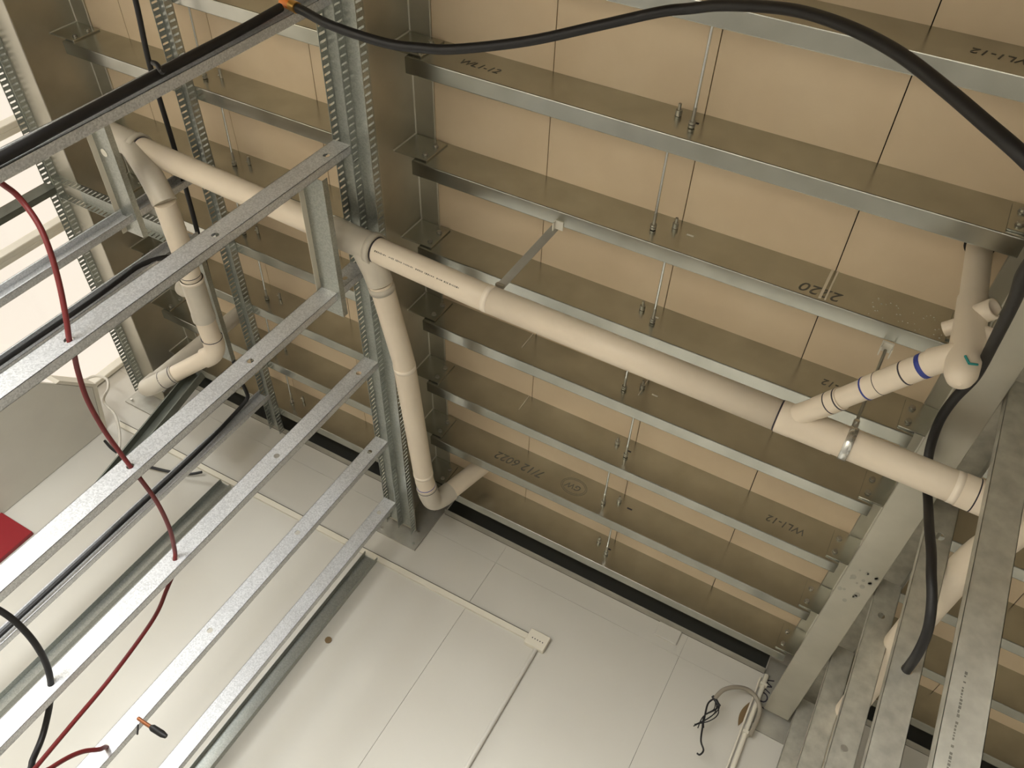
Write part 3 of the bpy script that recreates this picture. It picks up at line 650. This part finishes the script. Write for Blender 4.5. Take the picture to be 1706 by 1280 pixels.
gl = MB(); gl.extrude([(4.405, 1.905), (4.03, 1.97), (3.82, 1.77), (3.82, 1.80), (4.03, 2.0), (4.405, 1.935)], 0, -4.26, -4.16)
cw = tag(gl.build('capping_strip', 'trim'), 'cream capping along the top of the grey board', 'trim strip')
cable('white_cable', [(-3.80, 4.36, 1.62), (-3.815, 4.33, 1.724), (-3.90, 4.30, 1.85), (-4.05, 4.26, 1.97), (-4.19, 4.22, 2.009), (-4.24, 4.2, 2.10), (-4.32, 4.2, 2.155), (-4.41, 4.2, 2.13), (-4.43, 4.2, 2.05), (-4.35, 4.2, 1.98)], 0.009, 'whitecable', 'loose white cable looping above the grey board')
cable('black_cable', [(-4.05, 4.37, 1.83), (-3.93, 4.36, 1.80), (-3.78, 4.36, 1.80), (-3.60, 4.37, 1.83), (-3.40, 4.38, 1.90), (-3.30, 4.36, 1.96)], 0.0095, 'black', 'black cable slung along the far wall behind the left studs')

# ------------------------------------------------------------------ writing and marks
def text(body, x, y, z, size, m, parent, flip=False, rot=0.0, shear=0.25, name='marker_writing'):
    c = bpy.data.curves.new(name, 'FONT'); c.body = body; c.size = size; c.shear = shear; c.align_x = 'CENTER'; c.align_y = 'CENTER'
    c.resolution_u = 3
    o = bpy.data.objects.new(name, c); COL.objects.link(o)
    me = bpy.data.meshes.new_from_object(o.evaluated_get(bpy.context.evaluated_depsgraph_get()))
    bpy.data.objects.remove(o); bpy.data.curves.remove(c)
    a = math.pi if flip else 0.0; a += rot
    for v in me.vertices:
        u, w = v.co.x, v.co.y
        v.co = (u * math.cos(a) - w * math.sin(a), 0, u * math.sin(a) + w * math.cos(a))
    me.materials.clear(); me.materials.append(M[m])
    o = bpy.data.objects.new(name, me); COL.objects.link(o)
    place(o, (x, y, z + ZC), parent); return o
e_ = 0.0008
text('WL1-12', -1.571, JY[1] - e_, 2.60, 0.052, 'pencil_and_shadow', jm[1])
text('WL1-12', 0.105, JY[0] - e_, 2.612, 0.052, 'pencil_and_shadow', jm[0], flip=True)
text('2220', -0.12, JY[2] - e_, 2.567, 0.075, 'pencil_and_shadow', jm[2], flip=True)
text('WL1-12', 0.085, JY[3] - e_, 2.630, 0.050, 'pencil_and_shadow', jm[3], flip=True)
text('WL1-12', 0.105, JY[5] - e_, 2.607, 0.055, 'pencil_and_shadow', jm[5], flip=True)
text('7/12 6022', -1.305, JY[6] - e_, 2.60, 0.075, 'pencil_and_shadow', jm[6], flip=True)
text('GW', -0.975, JY[6] - e_, 2.618, 0.05, 'pencil_and_shadow', jm[6], flip=True)
for (ra, rz) in ((0.075, 0.055), (0.066, 0.046)):
    ov = MB(); ov.tube([(-0.975 + ra * math.cos(2 * math.pi * i / 28), JY[6] - 0.0005, 2.618 + rz * math.sin(2 * math.pi * i / 28)) for i in range(29)], 0.0009, 4, caps=False)
    ov.build('oval_mark', 'pencil_and_shadow', jm[6])
text('WO1', 0.352, YW - 0.0146, 2.40, 0.085, 'ink', beam_right, rot=-math.pi / 2, shear=0, name='stencil')
pr = MB(); zz = 1.02
while zz < 1.30:
    d = random.choice((0.004, 0.006, 0.008)); pr.box(0.545, 0.545 + random.choice((0.004, 0.006)), 1.8446, 1.8449, zz, zz + d); zz += d + random.choice((0.003, 0.003, 0.012))
pr.build('printed_text', 'pencil_and_shadow', [o for o in COL.objects if o.get('label', '').startswith('wide galvanised stud at the right edge')][0])
# pale drips and streaks on joist webs below the board seams
for (k, x, dx, w) in ((2, -0.119, 0.0, 0.010), (2, -0.100, 0.012, 0.006), (4, -1.33, 0.012, 0.004), (5, -1.33, 0.012, 0.003), (4, -0.715, 0.0, 0.004)):
    MB().box(x - w / 2, x + w / 2, JY[k] - 0.003, JY[k], 2.53 if k == 2 else 2.60, 2.713).build('drip_streak', 'streak', jm[k])
rr = random.Random(5); sp = MB()
for i in range(40):
    x = rr.uniform(0.05, 0.33); z = rr.uniform(2.53, 2.64); s_ = rr.uniform(0.001, 0.0035)
    sp.tube([(x, JY[2] - 0.0004, z), (x, JY[2] - 0.0008, z)], s_, 6)
sp.build('paint_spatter', 'frame', jm[2])
st = MB(); rr = random.Random(9)
for (cx_, cy_) in ((0.44, 3.03), (0.43, 3.12), (0.45, 2.98)):
    for i in range(6):
        a = rr.uniform(-0.05, 0.05); b = rr.uniform(-0.05, 0.05); s_ = rr.uniform(0.004, 0.013)
        st.add([(cx_ + a + s_ * math.cos(t_ * 0.785), cy_ + b + 1.4 * s_ * math.sin(t_ * 0.785), 2.2994) for t_ in range(8)], [tuple(range(8))])
st.build('stain', 'plate', beam_right)
